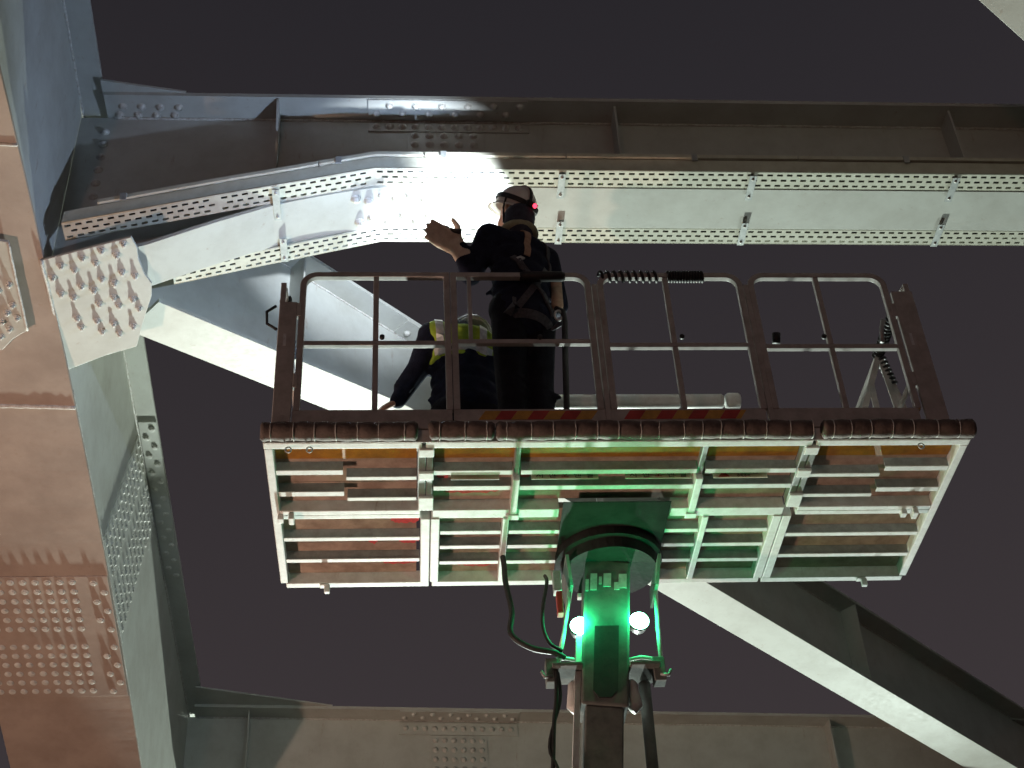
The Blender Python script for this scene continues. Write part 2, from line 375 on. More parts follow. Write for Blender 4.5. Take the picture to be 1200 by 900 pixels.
tf = tray('cream perforated cable tray on far edge of cross beam, without cover', FV0, FV1, [(-1.52,8.02),(-1.1,8.15),(-.25,8.405),(6.0,8.405)], False, 3)
def clip(t, u, va, vb, zf):
    mb = MB(); z = zf(u)
    mb.box((u-.022, va, z-.020), (u+.022, vb, z-.014))
    o = t.part('clip', mb, 'galv', bevel=.001)
    for v in (va+.03, vb-.03): t.inst('bolt', BOLT_DOME, (u, v, z-.020), (0,0,-1), o, 0, .35)
for u in (-.87,.868,2.06,3.35,4.6):
    clip(tn, u, -.305, -.05 if u < 0 else -.10, lambda x: lerp_curve(HC,x)-.002 if x > 0 else 8.236)
    clip(tf, u+.02, .10, .30, lambda x: lerp_curve(HC,x)-.002 if x > 0 else 8.228)
for u in (-1.75,-.5,.14,1.7,3.05,4.4): tn.part('cover_clamp', MB().box((u-.018,NV0-.024,lerp_curve([(-2.08,7.905),(-1.2,8.155),(-.86,8.243),(-.28,8.395),(9,8.395)],u)+.09),(u+.018,NV0-.0165,lerp_curve([(-2.08,7.905),(-1.2,8.155),(-.86,8.243),(-.28,8.395),(9,8.395)],u)+.15)), 'galv')

def brace(label, A, ang, t0, t1, haunch, group):
    ca, sa = math.cos(ang), math.sin(ang); nrm = Vector((-sa, ca, 0))
    def P(t): return Vector((A[0]+ca*t, A[1]+sa*t, 0))
    def bot(t):
        p = P(t); z = HB-.1*p.y
        if haunch:
            k = haunch-t
            if k > 0: z -= .175*k-.025 if k > .3 else .092*k*(k/.3)
        return z
    def top(t): return HT-.1*P(t).y
    n = 40; ts_ = [t0+(t1-t0)*i/n for i in range(n+1)]
    th = Thing('diagonal_brace', label, 'bridge beam', BR, P((t0+t1)/2)+Vector((0,0,HB)), group)
    f0 = -5.33 if haunch else t0; fl = [P(t)+Vector((0,0,bot(t))) for t in [f0+(t1-f0)*i/n for i in range(n+1)]]
    th.part('bottom_flange', MB().ribbon(fl, nrm, -.175, .175, .028), 'steel', bevel=.002)
    th.part('top_flange', MB().ribbon([P(t)+Vector((0,0,top(t))) for t in ts_], nrm, -.19, .19, .028), 'steel', bevel=.002)
    V = []
    for t in ts_:
        p = P(t)
        for s_, z in ((-.008, bot(t)+.0285), (.008, bot(t)+.0285), (.008, top(t)-.0005), (-.008, top(t)-.0005)): V.append(p+nrm*s_+Vector((0,0,z)))
    F = [(0,1,2,3), (4*n+3, 4*n+2, 4*n+1, 4*n)]
    for i in range(n):
        a = 4*i; b = a+4
        for j in range(4): k = (j+1) % 4; F.append((a+j, b+j, b+k, a+k))
    th.part('web', MB().add(V, F), 'steel')
    th.part('weld_seam', seam([P(t)+nrm*-.011+Vector((0,0,top(t)-.006)) for t in ts_], .008), 'weld', smooth=True)
    return th, P, bot, top, nrm, ca, sa
BA = R(40.3)
b1, P, bot, top, nrm, ca, sa = brace('pale diagonal brace running behind the work platform to the haunched node', (2.327,4.008), BA, -5.88, 6.0, -3.1, 'diagonal braces')
for t in (-4.25, 2.15):
    p = P(t); q = [p+nrm*-.172+Vector((0,0,bot(t)+.03)), p+nrm*-.0085+Vector((0,0,bot(t)+.03)), p+nrm*-.0085+Vector((0,0,top(t)-.001)), p+nrm*-.172+Vector((0,0,top(t)-.001))]
    b1.part('stiffener', MB().prism(q, (ca*.014, sa*.014, 0)), 'steel')
sp = b1.part('splice_plate', MB().ribbon([P(t)+Vector((0,0,top(t)-.0125)) for t in (-3.3,-2.3)], nrm, -.188, -.025, .012), 'steel')
for i in range(9):
    p = P(-3.22+.105*i)+nrm*(-.15 if i % 2 else -.08); b1.inst('bolt', BOLT_DOME, p+Vector((0,0,top(-3.22+.105*i)-.0125)), (0,0,-1), sp)
b2, *_ = brace('pale diagonal brace crossing high above the right end of the work platform', (3.29,-1.63), R(37), -3.0, 3.2, None, 'diagonal braces')

# far cross beam
fang = R(4.0); FB = ((BR[0][0], BR[0][1], 0), BR[1]+fang)
FH = 8.45
# local frame of the far beam: rotate the bridge frame by fang about the far beam's left point
fo = Vector(BR[0])+Matrix.Rotation(BR[1], 3, 'Z') @ Vector((-.71, 6.985, 0))
FB = (fo, BR[1]+fang)
fb = Thing('cross_beam', 'dim far cross beam with bolted splice plates, crossing beneath the lift mast', 'bridge beam', FB, (2, 0, FH-.8))
fb.part('web', MB().box((-1.5,-.008,FH-.85),(9,.008,FH-.0005)), 'steel')
fb.part('top_flange', MB().box((-1.42,-.22,FH),(9,.22,FH+.03)), 'steel')
fb.part('bottom_flange', MB().box((-1.42,-.18,FH-.88),(9,.18,FH-.851)), 'steel')
fb.part('gusset_plate', MB().prism([(-1.4,-.55,FH+.031),(-.1,-.215,FH+.031),(-1.4,-.1,FH+.031)], (0,0,.016)), 'steel')
fb.part('weld_seam', seam([(-1.4,-.012,FH-.006),(9,-.012,FH-.006)], .008), 'weld', smooth=True)
q1 = fb.part('splice_plate', MB().box((.56,-.215,FH-.013),(1.74,-.03,FH-.0005)), 'steel')
for i in range(13): fb.inst('bolt', BOLT_DOME, (.61+.09*i, -.16 if i % 2 else -.085, FH-.013), (0,0,-1), q1)
q2 = fb.part('splice_plate', MB().box((.56,-.021,FH-.16),(1.74,-.0085,FH-.03)), 'steel')
for i in range(12): fb.inst('bolt', BOLT_DOME, (.63+.095*i, -.021, FH-.095), (0,-1,0), q2)
q3 = fb.part('splice_plate', MB().box((.87,-.020,FH-.8),(1.43,-.0085,FH-.17)), 'steel')
for i in range(6):
    for j in range(6): fb.inst('bolt', BOLT_DOME, (.92+.092*i, -.020, FH-.22-.1*j), (0,-1,0), q3)
for u in (-.9, 4.93, 8.0): fb.part('stiffener', MB().box((u-.007,-.17,FH-.848),(u+.007,-.0085,FH-.003)), 'steel')

# ------------------------------------------------------------------ work platform
W_, D_ = 3.45, 1.29
pf = Thing('work_platform', 'wide aerial work platform with brown railings, padded front edge and ribbed underside', 'work platform', PF, (W_/2, D_/2, 0))
FZ = .10          # walking surface
def fr(name, a, b, m='frame', bev=.004, **k): return pf.part(name, MB().box(a, b), m, bevel=bev, **k)
# outer and inner frame members (bottom at z = 0)
fr('frame_beam', (0,0,0), (.755,.045,.075)); fr('frame_beam', (.775,0,0), (2.665,.045,.075)); fr('frame_beam', (2.685,0,0), (W_,.045,.075))
fr('frame_beam', (.03,1.245,0), (.80,D_,.075)); fr('frame_beam', (.815,1.245,0), (2.62,D_,.075)); fr('frame_beam', (2.635,1.245,0), (W_-.02,D_,.075))
fr('frame_beam', (.002,.047,.001), (.042,1.243,.074)); fr('frame_beam', (W_-.042,.047,.001), (W_-.002,1.243,.074))
fr('frame_beam', (.044,.565,.001), (.75,.60,.073)); fr('frame_beam', (.044,.604,.003), (.75,.64,.07))
fr('frame_beam', (.812,.568,.001), (1.46,.64,.072)); fr('frame_beam', (2.04,.568,.001), (2.63,.64,.072))
fr('frame_beam', (2.70,.565,.001), (W_-.044,.60,.073)); fr('frame_beam', (2.70,.604,.003), (W_-.044,.64,.07))
for x0, x1 in ((.752,.80), (.804,.85), (2.585,2.632), (2.636,2.682)):
    fr('divider', (x0,.642,-.002), (x1,1.243,.071))
for x0, x1 in ((.735,.775), (.779,.81), (2.632,2.668), (2.672,2.705)):
    fr('divider', (x0,.047,.012), (x1,.563,.068), 'joist')
for x, y in ((.76,.05),(.76,.24),(.76,.45),(2.655,.05),(2.655,.24),(2.655,.45)):
    fr('connector_block', (x-.02,y,-.006), (x+.055 if x < 1 else x+.02+.03,y+(.06 if y < .4 else .11),.011))
for x in (1.225, 2.146): fr('divider', (x-.018,.30,-.008), (x+.018,.60,.064)); fr('divider', (x-.014,.047,.02), (x+.014,.298,.064), 'joist'); fr('divider', (x-.03,.601,-.012), (x+.03,.645,-.003))
for x in (1.19, 2.23): fr('divider', (x-.016,.646,-.003), (x+.016,1.243,.064))
def joist(x0, x1, y, wd=.034):
    o = pf.part('joist', MB().box((x0,y-wd/2,.006),(x1,y+wd/2,.0105)), 'frame', bevel=.001)
    pf.part('joist_web', MB().box((x0,y-wd/2+.004,.011),(x1,y-wd/2+.012,.064)), 'joist', o)
    return o
for y in (.245,.425): joist(.046,.37,y, .036); joist(W_-.37,W_-.046,y, .036)
for y in (.297,.472): joist(.385,.73,y, .026); joist(W_-.385-.365,W_-.385,y, .026)
for y in (.255,.386):
    joist(.815,1.204,y); joist(1.246,2.125,y); joist(2.168,2.628,y)
for y in (.831,1.034): joist(.046,.748,y,.03); joist(2.686,W_-.046,y,.03)
for y in (.782,.918,1.068): joist(.854,1.17,y,.03); joist(1.21,2.21,y,.03); joist(2.25,2.58,y,.03)
# floor boards
for (x0, x1) in ((.046,.732), (.815,2.63), (2.71,W_-.046)):
    for (y0, y1) in ((.205,.40), (.404,.563), (.645,.94), (.944,1.242)):
        fr('floor_board', (x0,y0,.0645), (x1,y1,FZ), 'ply', .002)
    fr('floor_board', (x0,.048,.060), (x1,.203,FZ), 'orange', .002, label='orange floor board along the front edge')
# small latches hanging under the frame
for x, y in ((.25,1.262), (W_-.24,1.262)): fr('latch', (x-.015,y-.014,-.05), (x+.015,y+.014,-.003)); fr('latch', (x-.04,y-.018,-.012), (x+.0,y+.018,-.003))
for x, y in ((.10,.60), (W_-.13,.60)): fr('latch', (x-.014,y-.03,-.04), (x+.014,y+.03,-.002)); fr('latch', (x-.07,y-.012,-.03), (x-.04,y+.03,-.002))
for x in (.12, .22, 3.2):
    pf.part('eye_hook', MB().tube([(x+.014*math.cos(a), .02, -.022+.016*math.sin(a)) for a in [i*.5 for i in range(14)]], .004, 6), 'galv', smooth=True)
# padded bumper along the front edge, tied every hand's breadth
def bumper(x0, x1):
    n = max(2, int((x1-x0)/.012)); pts = []; rr = []; ties = []; x = x0+.05
    while x < x1: ties.append(x); x += random.uniform(.085,.125)
    for i in range(n+1):
        xx = x0+(x1-x0)*i/n; d = min(abs(xx-t) for t in ties)
        e = min(xx-x0, x1-xx)
        pts.append((xx, -.050+random.uniform(-.001,.001), .032+.003*math.sin(xx*9))); rr.append((.043+.005*min(1, d/.04))*min(1, .75+e/.04))
    o = pf.part('bumper_pad', MB().tube(pts, rr, 16), 'pad', smooth=True)
    for t in ties:
        pf.part('tie', MB().tube([(t+random.uniform(-.002,.002), -.050+.0445*math.cos(a), .032+.0445*math.sin(a)) for a in [i*math.pi/8 for i in range(17)]], .0028, 5, False), 'tie', o, smooth=True)
bumper(-.01,.735); bumper(.79,1.10); bumper(1.11,2.655); bumper(2.70,W_+.01)
fr('fixing_strip', (.0,-.0045,.0), (W_,-.0005,.074))
# toe boards
for x0, x1 in ((.13,.905), (.912,1.655), (1.672,2.452), (2.47,3.225)):
    fr('toe_board', (x0,-.012,.077), (x1,.012,.195), 'rail', .003)
# hazard stripes
x = 1.03; k = 0
while x < 2.30:
    a = x; b = min(x+.078, 2.32)
    if not (1.645 < b and a < 1.68):
        y = -.0125
        pf.part('hazard_stripe', MB().prism([(a,y,.128),(b,y,.128),(b+.035,y,.182),(a+.035,y,.182)], (0,-.0015,0)), 'red' if k % 2 else 'yel')
    x += .079; k += 1
# railings
T = .032
def rail(pts, w=T, name='rail'):
    """square tube with mitred, rounded bends in the xz plane at y = 0"""
    mb = MB(); P = [Vector((p[0], 0, p[1])) for p in pts]; V = []
    for i, p in enumerate(P):
        d1 = (P[i]-P[i-1]).normalized() if i else None; d2 = (P[i+1]-P[i]).normalized() if i < len(P)-1 else None
        d = ((d1 or d2)+(d2 or d1)).normalized(); s = Vector((d.z, 0, -d.x)); k = 1/max(.5, d.dot(d1 or d2))
        V += [p-s*w/2*k+Vector((0,-w/2,0)), p+s*w/2*k+Vector((0,-w/2,0)), p+s*w/2*k+Vector((0,w/2,0)), p-s*w/2*k+Vector((0,w/2,0))]
    n = len(P); F = [(0,1,2,3), (4*n-1,4*n-2,4*n-3,4*n-4)]
    for i in range(n-1):
        a = 4*i; b = a+4
        for j in range(4): kk = (j+1) % 4; F.append((a+j, b+j, b+kk, a+kk))
    return pf.part(name, mb.add(V, F), 'rail', bevel=.003)
def arc(cx, cz, r, a0, a1, n=7): return [(cx+r*math.cos(a0+(a1-a0)*i/n), cz+r*math.sin(a0+(a1-a0)*i/n)) for i in range(n+1)]
HTOP = 1.10; RR = .075
def panel(x0, x1, mull, rl, rr_, mid=.625):
    pts = [(x0, .19)]
    pts += arc(x0+RR, HTOP-RR, RR, math.pi, math.pi/2) if rl else [(x0, HTOP)]
    pts += arc(x1-RR, HTOP-RR, RR, math.pi/2, 0) if rr_ else [(x1, HTOP)]
    pts += [(x1, .19)]
    rail(pts)
    pf.part('mid_rail', MB().box((x0+T/2+.001,-.014,mid-.014),(x1-T/2-.001,.014,mid+.014)), 'rail', bevel=.003)
    if mull:
        pf.part('mullion', MB().box((mull-.014,-.0135,.196),(mull+.014,.0135,mid-.015)), 'rail', bevel=.003)
        pf.part('mullion', MB().box((mull-.014,-.0135,mid+.015),(mull+.014,.0135,HTOP-T/2-.001)), 'rail', bevel=.003)
panel(.150,.893,.527,True,False); panel(.928,1.635,None,False,True,.635); panel(1.700,2.445,2.05,True,True,.61); panel(2.505,3.225,2.862,True,True,.60)
for x in (1.668, 2.476): pf.part('post', MB().box((x-.013,-.018,.05),(x+.013,.018,1.03)), 'rail', bevel=.003)
pf.part('mullion', MB().box((1.0,-.0135,.65),(1.02,.0135,1.083)), 'rail')
for x in (.56, 2.09, 2.83, 1.36): pf.part('pin', MB().cyl((x,-.03,.655),(x,-.0145,.655),.013,10), 'black', smooth=True)
# spiral wrap on the top rails
def helix(p, q, r, turns, tr, n=14, squash=1):
    p = Vector(p); q = Vector(q); d = (q-p).normalized(); a = d.orthogonal().normalized(); b = d.cross(a); pts = []
    for i in range(int(turns*n)+1):
        t = i/(turns*n); an = 2*math.pi*i/n
        pts.append(p.lerp(q, t)+(a*math.cos(an)+b*math.sin(an))*r)
    return MB().tube(pts, tr, 6)
pf.part('spiral_wrap', helix((1.70,0,HTOP),(2.02,0,HTOP),.027,9,.0085), 'black', smooth=True)
pf.part('spiral_wrap', helix((2.065,0,HTOP),(2.26,0,HTOP),.026,13,.008), 'black', smooth=True)
pf.part('grip_sleeve', MB().tube([(1.28,0,HTOP),(1.30,0,HTOP),(1.5,0,HTOP),(1.52,0,HTOP)], [.020,.029,.029,.020], 12), 'black', smooth=True)
# end frames: broad hinge plates, side rails running back
for sx, xa, xb in ((1,.035,.125), (-1,3.252,3.365)):
    pf.part('end_plate', MB().box((xa,-.02,.077),(xb,.004,.90 if sx > 0 else .98)), 'rail', bevel=.004)
    xo = xa+.012 if sx > 0 else xb-.012
    pf.part('end_post', MB().box((xo-.014,.006,.10),(xo+.014,.034,1.06)), 'rail', bevel=.003)
    hx = xb if sx > 0 else xa
    for z in (.33,.80): pf.part('hinge', MB().box((min(hx,hx+sx*.024)+.001*sx,-.022,z),(max(hx,hx+sx*.024)-.001,.006,z+.09)), 'rail', bevel=.002)
    xr = xo
    pts = [(xr,.04,1.02)]+[(xr,.04+.03*math.sin(a),1.02+.03*(1-math.cos(a))) for a in (.5,1.0,1.5)]
    pf.part('side_rail', MB().tube([(xr,.036,1.03),(xr,.05,1.055),(xr,.08,1.065),(xr,1.10,1.065),(xr,1.13,1.05),(xr,1.14,1.02),(xr,1.14,FZ)], .017, 10), 'rail', smooth=True)
    pf.part('side_rail', MB().tube([(xr,.036,.60),(xr,1.122,.60)], .014, 10), 'rail', smooth=True)
    pf.part('toe_board', MB().box((xr-.012,.036,FZ+.001),(xr+.012,1.12,.20)), 'rail')
    pf.part('spiral_wrap', helix((xr,.14,1.065),(xr,.62,1.065),.026,17,.0085), 'black', smooth=True)
    pf.part('slot_plate', MB().box((xa+.03,-.0215,.60),(xa+.045,-.0205,.68)), 'refl')
# folded gate struts at the right end
for (p, q) in (((3.19,.60,.66),(3.358,.60,1.07)), ((3.385,.60,.60),(3.36,.60,1.06)), ((3.44,.62,.60),(3.375,.61,1.0)), ((3.25,.58,.5),(3.27,.60,.86))):
    pf.part('gate_strut', MB().bar(p, q, .034, .012, (0,1,0)), 'rail', bevel=.002)
pf.part('spiral_wrap', helix((3.365,.61,1.06),(3.40,.62,.86),.024,7,.008), 'black', smooth=True)
pf.part('lever', MB().tube([(3.13,-.02,.62),(3.14,-.03,.70),(3.16,-.03,.76)], .012, 8), 'galv', smooth=True)
pf.part('lever', MB().tube([(2.58,.0,.63),(2.585,-.02,.68)], .022, 8), 'black', smooth=True)
pf.part('release_hook', MB().tube([(.03,-.03,.70),(-.02,-.03,.74),(-.025,-.03,.82),(.02,-.03,.86)], .008, 6), 'black', smooth=True)
# rear rail of the fixed middle bay, padded in lengths
for a, b in ((.95,1.52), (1.53,1.88), (1.90,2.30), (2.315,2.56), (2.575,2.66)):
    r = .045 if b-a > .1 else .052
    pf.part('rear_rail', MB().tube([(a,1.12,1.15),(a+.012,1.12,1.15),(b-.012,1.12,1.15),(b,1.12,1.15)], [r*.8,r,r,r*.8], 16), 'frame', smooth=True)
for x in (.97, 1.76, 2.62): pf.part('rear_post', MB().box((x-.018,1.104,FZ),(x+.018,1.136,1.075)), 'frame', bevel=.002)
pf.part('rear_rail', MB().tube([(.97,1.12,.6),(2.62,1.12,.6)], .016, 10), 'frame', smooth=True)
# stickers on the joist webs: company strips and a warning plate
def text_mesh(s, size, m):
    c = bpy.data.curves.new('lettering', 'FONT'); c.body = s; c.size = size; c.align_x = 'CENTER'; c.align_y = 'CENTER'; c.extrude = .0006
    o = bpy.data.objects.new('lettering', c); COL.objects.link(o); bpy.context.view_layer.update()
    me = bpy.data.meshes.new_from_object(o.evaluated_get(bpy.context.evaluated_depsgraph_get()))
    bpy.data.objects.remove(o); bpy.data.curves.remove(c); me.materials.clear(); me.materials.append(M[m]); return me
def put_text(parent, me, pos):
    o = bpy.data.objects.new('lettering', me); COL.objects.link(o); o.parent = parent
    o.location = Vector(pos)-pf.base; o.rotation_euler = (R(90), 0, 0); return o
def sticker(x0, x1, y, z0, z1, m='sticker'):
    return pf.part('sticker', MB().box((x0,y-.002,z0),(x1,y,z1)), m)
ys = .300
for x0 in (1.30, 1.77):
    st = sticker(x0, x0+.335, ys, -.004, .044)
    pf.part('sticker_bracket', MB().box((x0,ys+.0005,-.002),(x0+.335,ys+.004,.062)), 'joist', st)
    for i, ch in enumerate('서진오렌탈'):
        put_text(st, text_mesh(ch, .044, 'inkred' if i in (2,) else 'ink'), (x0+.042+.063*i, ys-.003, .019))
st = sticker(2.215, 2.49, ys, -.004, .042)
pf.part('sticker_bracket', MB().box((2.215,ys+.0005,-.002),(2.49,ys+.004,.062)), 'joist', st)
pf.part('warning_triangle', MB().prism([(2.24,ys-.0025,.002),(2.30,ys-.0025,.002),(2.27,ys-.0025,.038)], (0,-.001,0)), 'inkred', st)
put_text(st, text_mesh('안전고리체결', .021, 'ink'), (2.39, ys-.003, .029)); put_text(st, text_mesh('추락주의', .019, 'ink'), (2.37, ys-.003, .008))
st = sticker(.90, 1.14, ys, .0, .036)
pf.part('sticker_bracket', MB().box((.90,ys+.0005,-.002),(1.14,ys+.004,.062)), 'joist', st)
# reflected red light, painted as flat patches on the boards
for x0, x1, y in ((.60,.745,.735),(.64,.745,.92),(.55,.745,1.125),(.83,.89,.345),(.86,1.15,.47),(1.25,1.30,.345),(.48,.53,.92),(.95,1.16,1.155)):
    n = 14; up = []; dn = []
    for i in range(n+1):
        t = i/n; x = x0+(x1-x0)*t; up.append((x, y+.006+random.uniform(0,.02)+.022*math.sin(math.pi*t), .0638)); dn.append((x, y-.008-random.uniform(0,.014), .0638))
    pf.part('red_light_patch', MB().prism(dn+up[::-1], (0,0,-.0012)), 'red_light', label='red light painted as a patch on the floor board')

# ------------------------------------------------------------------ lift mast under the platform
ms = Thing('lift_mast', 'dark square telescopic mast with turntable holding up the work platform', 'lift mast', PF, (1.1, 1.0, -5.93))
ms.part('turntable', MB().tube([(1.755,1.0,-.004),(1.755,1.0,-.05),(1.755,1.0,-.055),(1.755,1.0,-.11)], [.285,.285,.26,.25], 40), 'drum')
ax = Vector((-.105, 0, -1)).normalized()
def mp(z, dx=0, dy=0): return Vector((1.745+dx-.105*(-z), 1.0+dy, z))
def sq(z0, z1, wx, wy): return MB().bar(mp(z0), mp(z1), wy, wx, (1,0,0))
ms.part('mast_head', sq(-.10,-.935,.235,.22), 'mast', bevel=.012)
ms.part('mast_section', sq(-.936,-5.93+.03,.19,.19), 'mast', bevel=.008)
ms.part('cover_plate', MB().prism([mp(-.50,-.062,-.1105), mp(-.50,.062,-.1105), mp(-.86,.062,-.1105), mp(-.90,.03,-.1105), mp(-.90,-.03,-.1105), mp(-.86,-.062,-.1105)], (0,-.008,0)), 'black')
ms.part('lit_face_strip', MB().bar(mp(-.42,-.136,-.05), mp(-5.9,-.116,-.05), .06, .03, (1,0,0)), 'frame', bevel=.003)  # white strip standing in for the lit left face of the mast
ms.part('shade_sheet', MB().box((1.475,.50,-.0035),(2.03,1.235,-.0012)), 'drum')  # dark sheet put in for the shade around the turntable
for a, b, z0, z1 in ((-.115,-.098,-.29,-.22),(-.09,-.055,-.285,-.185),(-.045,-.03,-.25,-.205),(-.022,.018,-.265,-.185),(.035,.062,-.285,-.24),(.058,.10,-.275,-.19)):
    ms.part('marking', MB().prism([mp(z0,a,-.1105), mp(z0,b,-.1105), mp(z1,b,-.1105), mp(z1,a,-.1105)], (0,-.003,0)), 'refl')
ms.part('base_plate', MB().box((.75,.55,-5.928),(1.5,1.45,-5.90)), 'mast')
for sx in (-1, 1):
    x = 1.755+sx*.235
    ms.part('side_bracket', MB().prism([(x,.82,-.11),(x,1.18,-.11),(x-sx*.02,1.12,-.26),(x-sx*.02,.88,-.26)], (sx*.016,0,0)), 'mast')
    ms.part('strut', MB().tube([(x-sx*.01,.95,-.22),(x+sx*.005-.03,.95,-.48),(x+sx*.03-.06,.95,-.70)], .012, 8), 'frame', smooth=True)
    xs = 1.745-.105*.72
    a = xs+sx*.118; b = xs+sx*.27
    ms.part('foot_bracket', MB().box((min(a,b),.86,-.735),(max(a,b),1.06,-.715)), 'mast', bevel=.003)
    ms.part('foot_bracket', MB().tube([(a,.95,-.66),((a+b)/2,.95,-.645),(b,.95,-.66)], .010, 8), 'frame', smooth=True)
    ms.part('clevis', MB().box((b-.03,.90,-.80),(b+.03,.98,-.67)), 'mast', bevel=.004)
    ms.part('clevis_hook', MB().tube([(b,.90,-.77),(b+sx*.04,.89,-.78),(b+sx*.055,.89,-.75)], .009, 6), 'galv', smooth=True)
    xg = 1.745-.105*.84+sx*.145
    ms.part('guide_pad', MB().tube([(xg,.98,-.76),(xg,.98,-.78),(xg+sx*.012,.98,-.90),(xg-sx*.01,.98,-.925)], [.015,.03,.034,.026], 10), 'frame', smooth=True)
ms.part('hose_pipe', MB().tube([(1.88,1.05,-.74),(1.87,1.05,-1.3),(1.40,1.05,-5.92)], .03, 12), 'mast', smooth=True)
ms.part('valve_block', MB().box((1.435,.86,-.30),(1.475,.92,-.18)), 'galv', bevel=.003)
ms.part('valve_block', MB().box((1.445,.85,-.44),(1.475,.90,-.31)), 'inkred', bevel=.003)
for x0, x1, y0, y1 in ((1.60,1.65,1.20,1.235), (1.675,1.70,1.19,1.235), (1.71,1.755,1.20,1.235), (1.80,1.86,1.19,1.235), (1.64,1.67,1.17,1.19)):
    ms.part('fitting', MB().box((x0,y0,-.135),(x1,y1,-.1105)), 'frame', bevel=.003)

# warning lamps: round green lamps hung on the mast head
for px_, pz_, s_ in ((1.560,-.478,'green warning lamp beside the loose cables'), (1.868,-.453,'green warning lamp on the hose side of the mast')):
    t = Thing('warning_lamp', 'lit '+s_, 'lamp', PF, (px_, .93, pz_))
    t.part('housing', MB().tube([(px_,.985,pz_),(px_,.98,pz_),(px_,.93,pz_),(px_,.92,pz_)], [.03,.044,.054,.054], 20), 'lampshell', smooth=True)
    t.part('lens', MB().tube([(px_,.918,pz_),(px_,.910,pz_),(px_,.904,pz_),(px_,.901,pz_)], [.050,.046,.03,.004], 20), 'greenlens', smooth=True)
    t.part('bracket', MB().box((min(px_,1.71)+.0,.985,pz_-.012),(max(px_,1.69),.997,pz_+.012)), 'mast')
    ld = bpy.data.lights.new('green_light', 'POINT'); ld.energy = GREEN; ld.color = (.02, 1, .30); ld.shadow_soft_size = .03
    lo = bpy.data.objects.new('green_light', ld); COL.objects.link(lo); lo.parent = t.e; lo.location = (0, -.065, 0)

# hanging cables
def cable(label, pts, r, m='black'):
    P = [Vector(p) for p in pts]; Q = []
    for i in range(len(P)-1):
        p0 = P[max(i-1,0)]; p1 = P[i]; p2 = P[i+1]; p3 = P[min(i+2,len(P)-1)]
        for k in range(6):
            t = k/6; Q.append(.5*((2*p1)+(p2-p0)*t+(2*p0-5*p1+4*p2-p3)*t*t+(3*p1-p0-3*p2+p3)*t**3))
    Q.append(P[-1]); rot = Matrix.Rotation(PF[1], 3, 'Z')
    b = Q[-1]
    o = bpy.data.objects.new('cable', mesh('cable', MB().tube(Q, r, 8), m, True, b)); COL.objects.link(o)
    o.location = Vector(PF[0])+rot @ b; o.rotation_euler = (0,0,PF[1]); o['label'] = label; o['category'] = 'cable'; o['group'] = 'cables hanging under the platform'
cable('thick black cable looping down from platform frame to mast bracket', [(1.19,1.0,.0),(1.192,.95,-.1),(1.19,.9,-.22),(1.215,.9,-.40),(1.205,.9,-.53),(1.30,.9,-.61),(1.42,.9,-.64),(1.47,.92,-.66)], .015)
cable('thin black cable curving beside the red valve block to mast', [(1.43,1.2,.0),(1.41,.95,-.2),(1.375,.9,-.38),(1.37,.9,-.5),(1.40,.9,-.59),(1.46,.9,-.63)], .010)
cable('thin slack cable dropping straight from mast bracket to ground', [(1.42,.9,-.74),(1.41,.9,-.9),(1.375,.9,-1.2),(1.30,.9,-2.4),(1.1,.9,-5.9)], .011)
cable('second thin slack cable twisted beside the straight dropping one', [(1.43,.92,-.74),(1.43,.91,-.9),(1.36,.9,-1.15),(1.40,.89,-1.4),(1.31,.9,-2.4),(1.14,.92,-5.9)], .008)

# ------------------------------------------------------------------ people
def remesh(name, mb, m, voxel, base, it=4, smooth=True):
    me = mesh(name, mb, m, True, base)
    o = bpy.data.objects.new('tmp', me); COL.objects.link(o)
    md = o.modifiers.new('r', 'REMESH'); md.mode = 'VOXEL'; md.voxel_size = voxel; md.use_smooth_shade = True
    sm = o.modifiers.new('s', 'SMOOTH'); sm.iterations = it; sm.factor = .5
    bpy.context.view_layer.update()
    out = bpy.data.meshes.new_from_object(o.evaluated_get(bpy.context.evaluated_depsgraph_get()))
    bpy.data.objects.remove(o); out.name = name
    for p in out.polygons: p.use_smooth = True
    return out
class Person(Thing):
    def blob(s, name, mb, m, voxel=.012, it=4, parent=None):
        o = bpy.data.objects.new(name, remesh(name, mb, m, voxel, s.base, it)); COL.objects.link(o); o.parent = parent or s.e; return o
def hand(mb, wrist, tip, side, palm, sc=1.0, curl=.25):
    """palm, four fingers and a thumb; side = towards the thumb, palm = palm normal"""
    w = Vector(wrist); d = (Vector(tip)-w).normalized(); side = Vector(side); side = (side-d*side.dot(d)).normalized(); pn = Vector(palm); pn = (pn-d*pn.dot(d)-side*pn.dot(side)).normalized()
    pal = w+d*.085*sc
    for k in (-.028,-.009,.010,.029): mb.cap(w+d*.015*sc+side*k*.7*sc, .017*sc, pal+side*k*sc, .0155*sc, 10)
    for k, L in ((-.032,.058), (-.011,.074), (.011,.080), (.033,.072)):
        p = pal+side*k*sc; q = p+(d+pn*curl*.4).normalized()*L*.45*sc; r_ = q+(d+pn*curl*1.2).normalized()*L*.55*sc
        mb.cap(p, .0115*sc, q, .0105*sc, 8); mb.cap(q, .0105*sc, r_, .0085*sc, 8)
    p = w+d*.03*sc+side*.030*sc; q = p+(d*.6+side*.8).normalized()*.045*sc; r_ = q+(d*.9+side*.35+pn*.3).normalized()*.038*sc
    mb.cap(p, .015*sc, q, .0125*sc, 8); mb.cap(q, .0125*sc, r_, .0095*sc, 8)
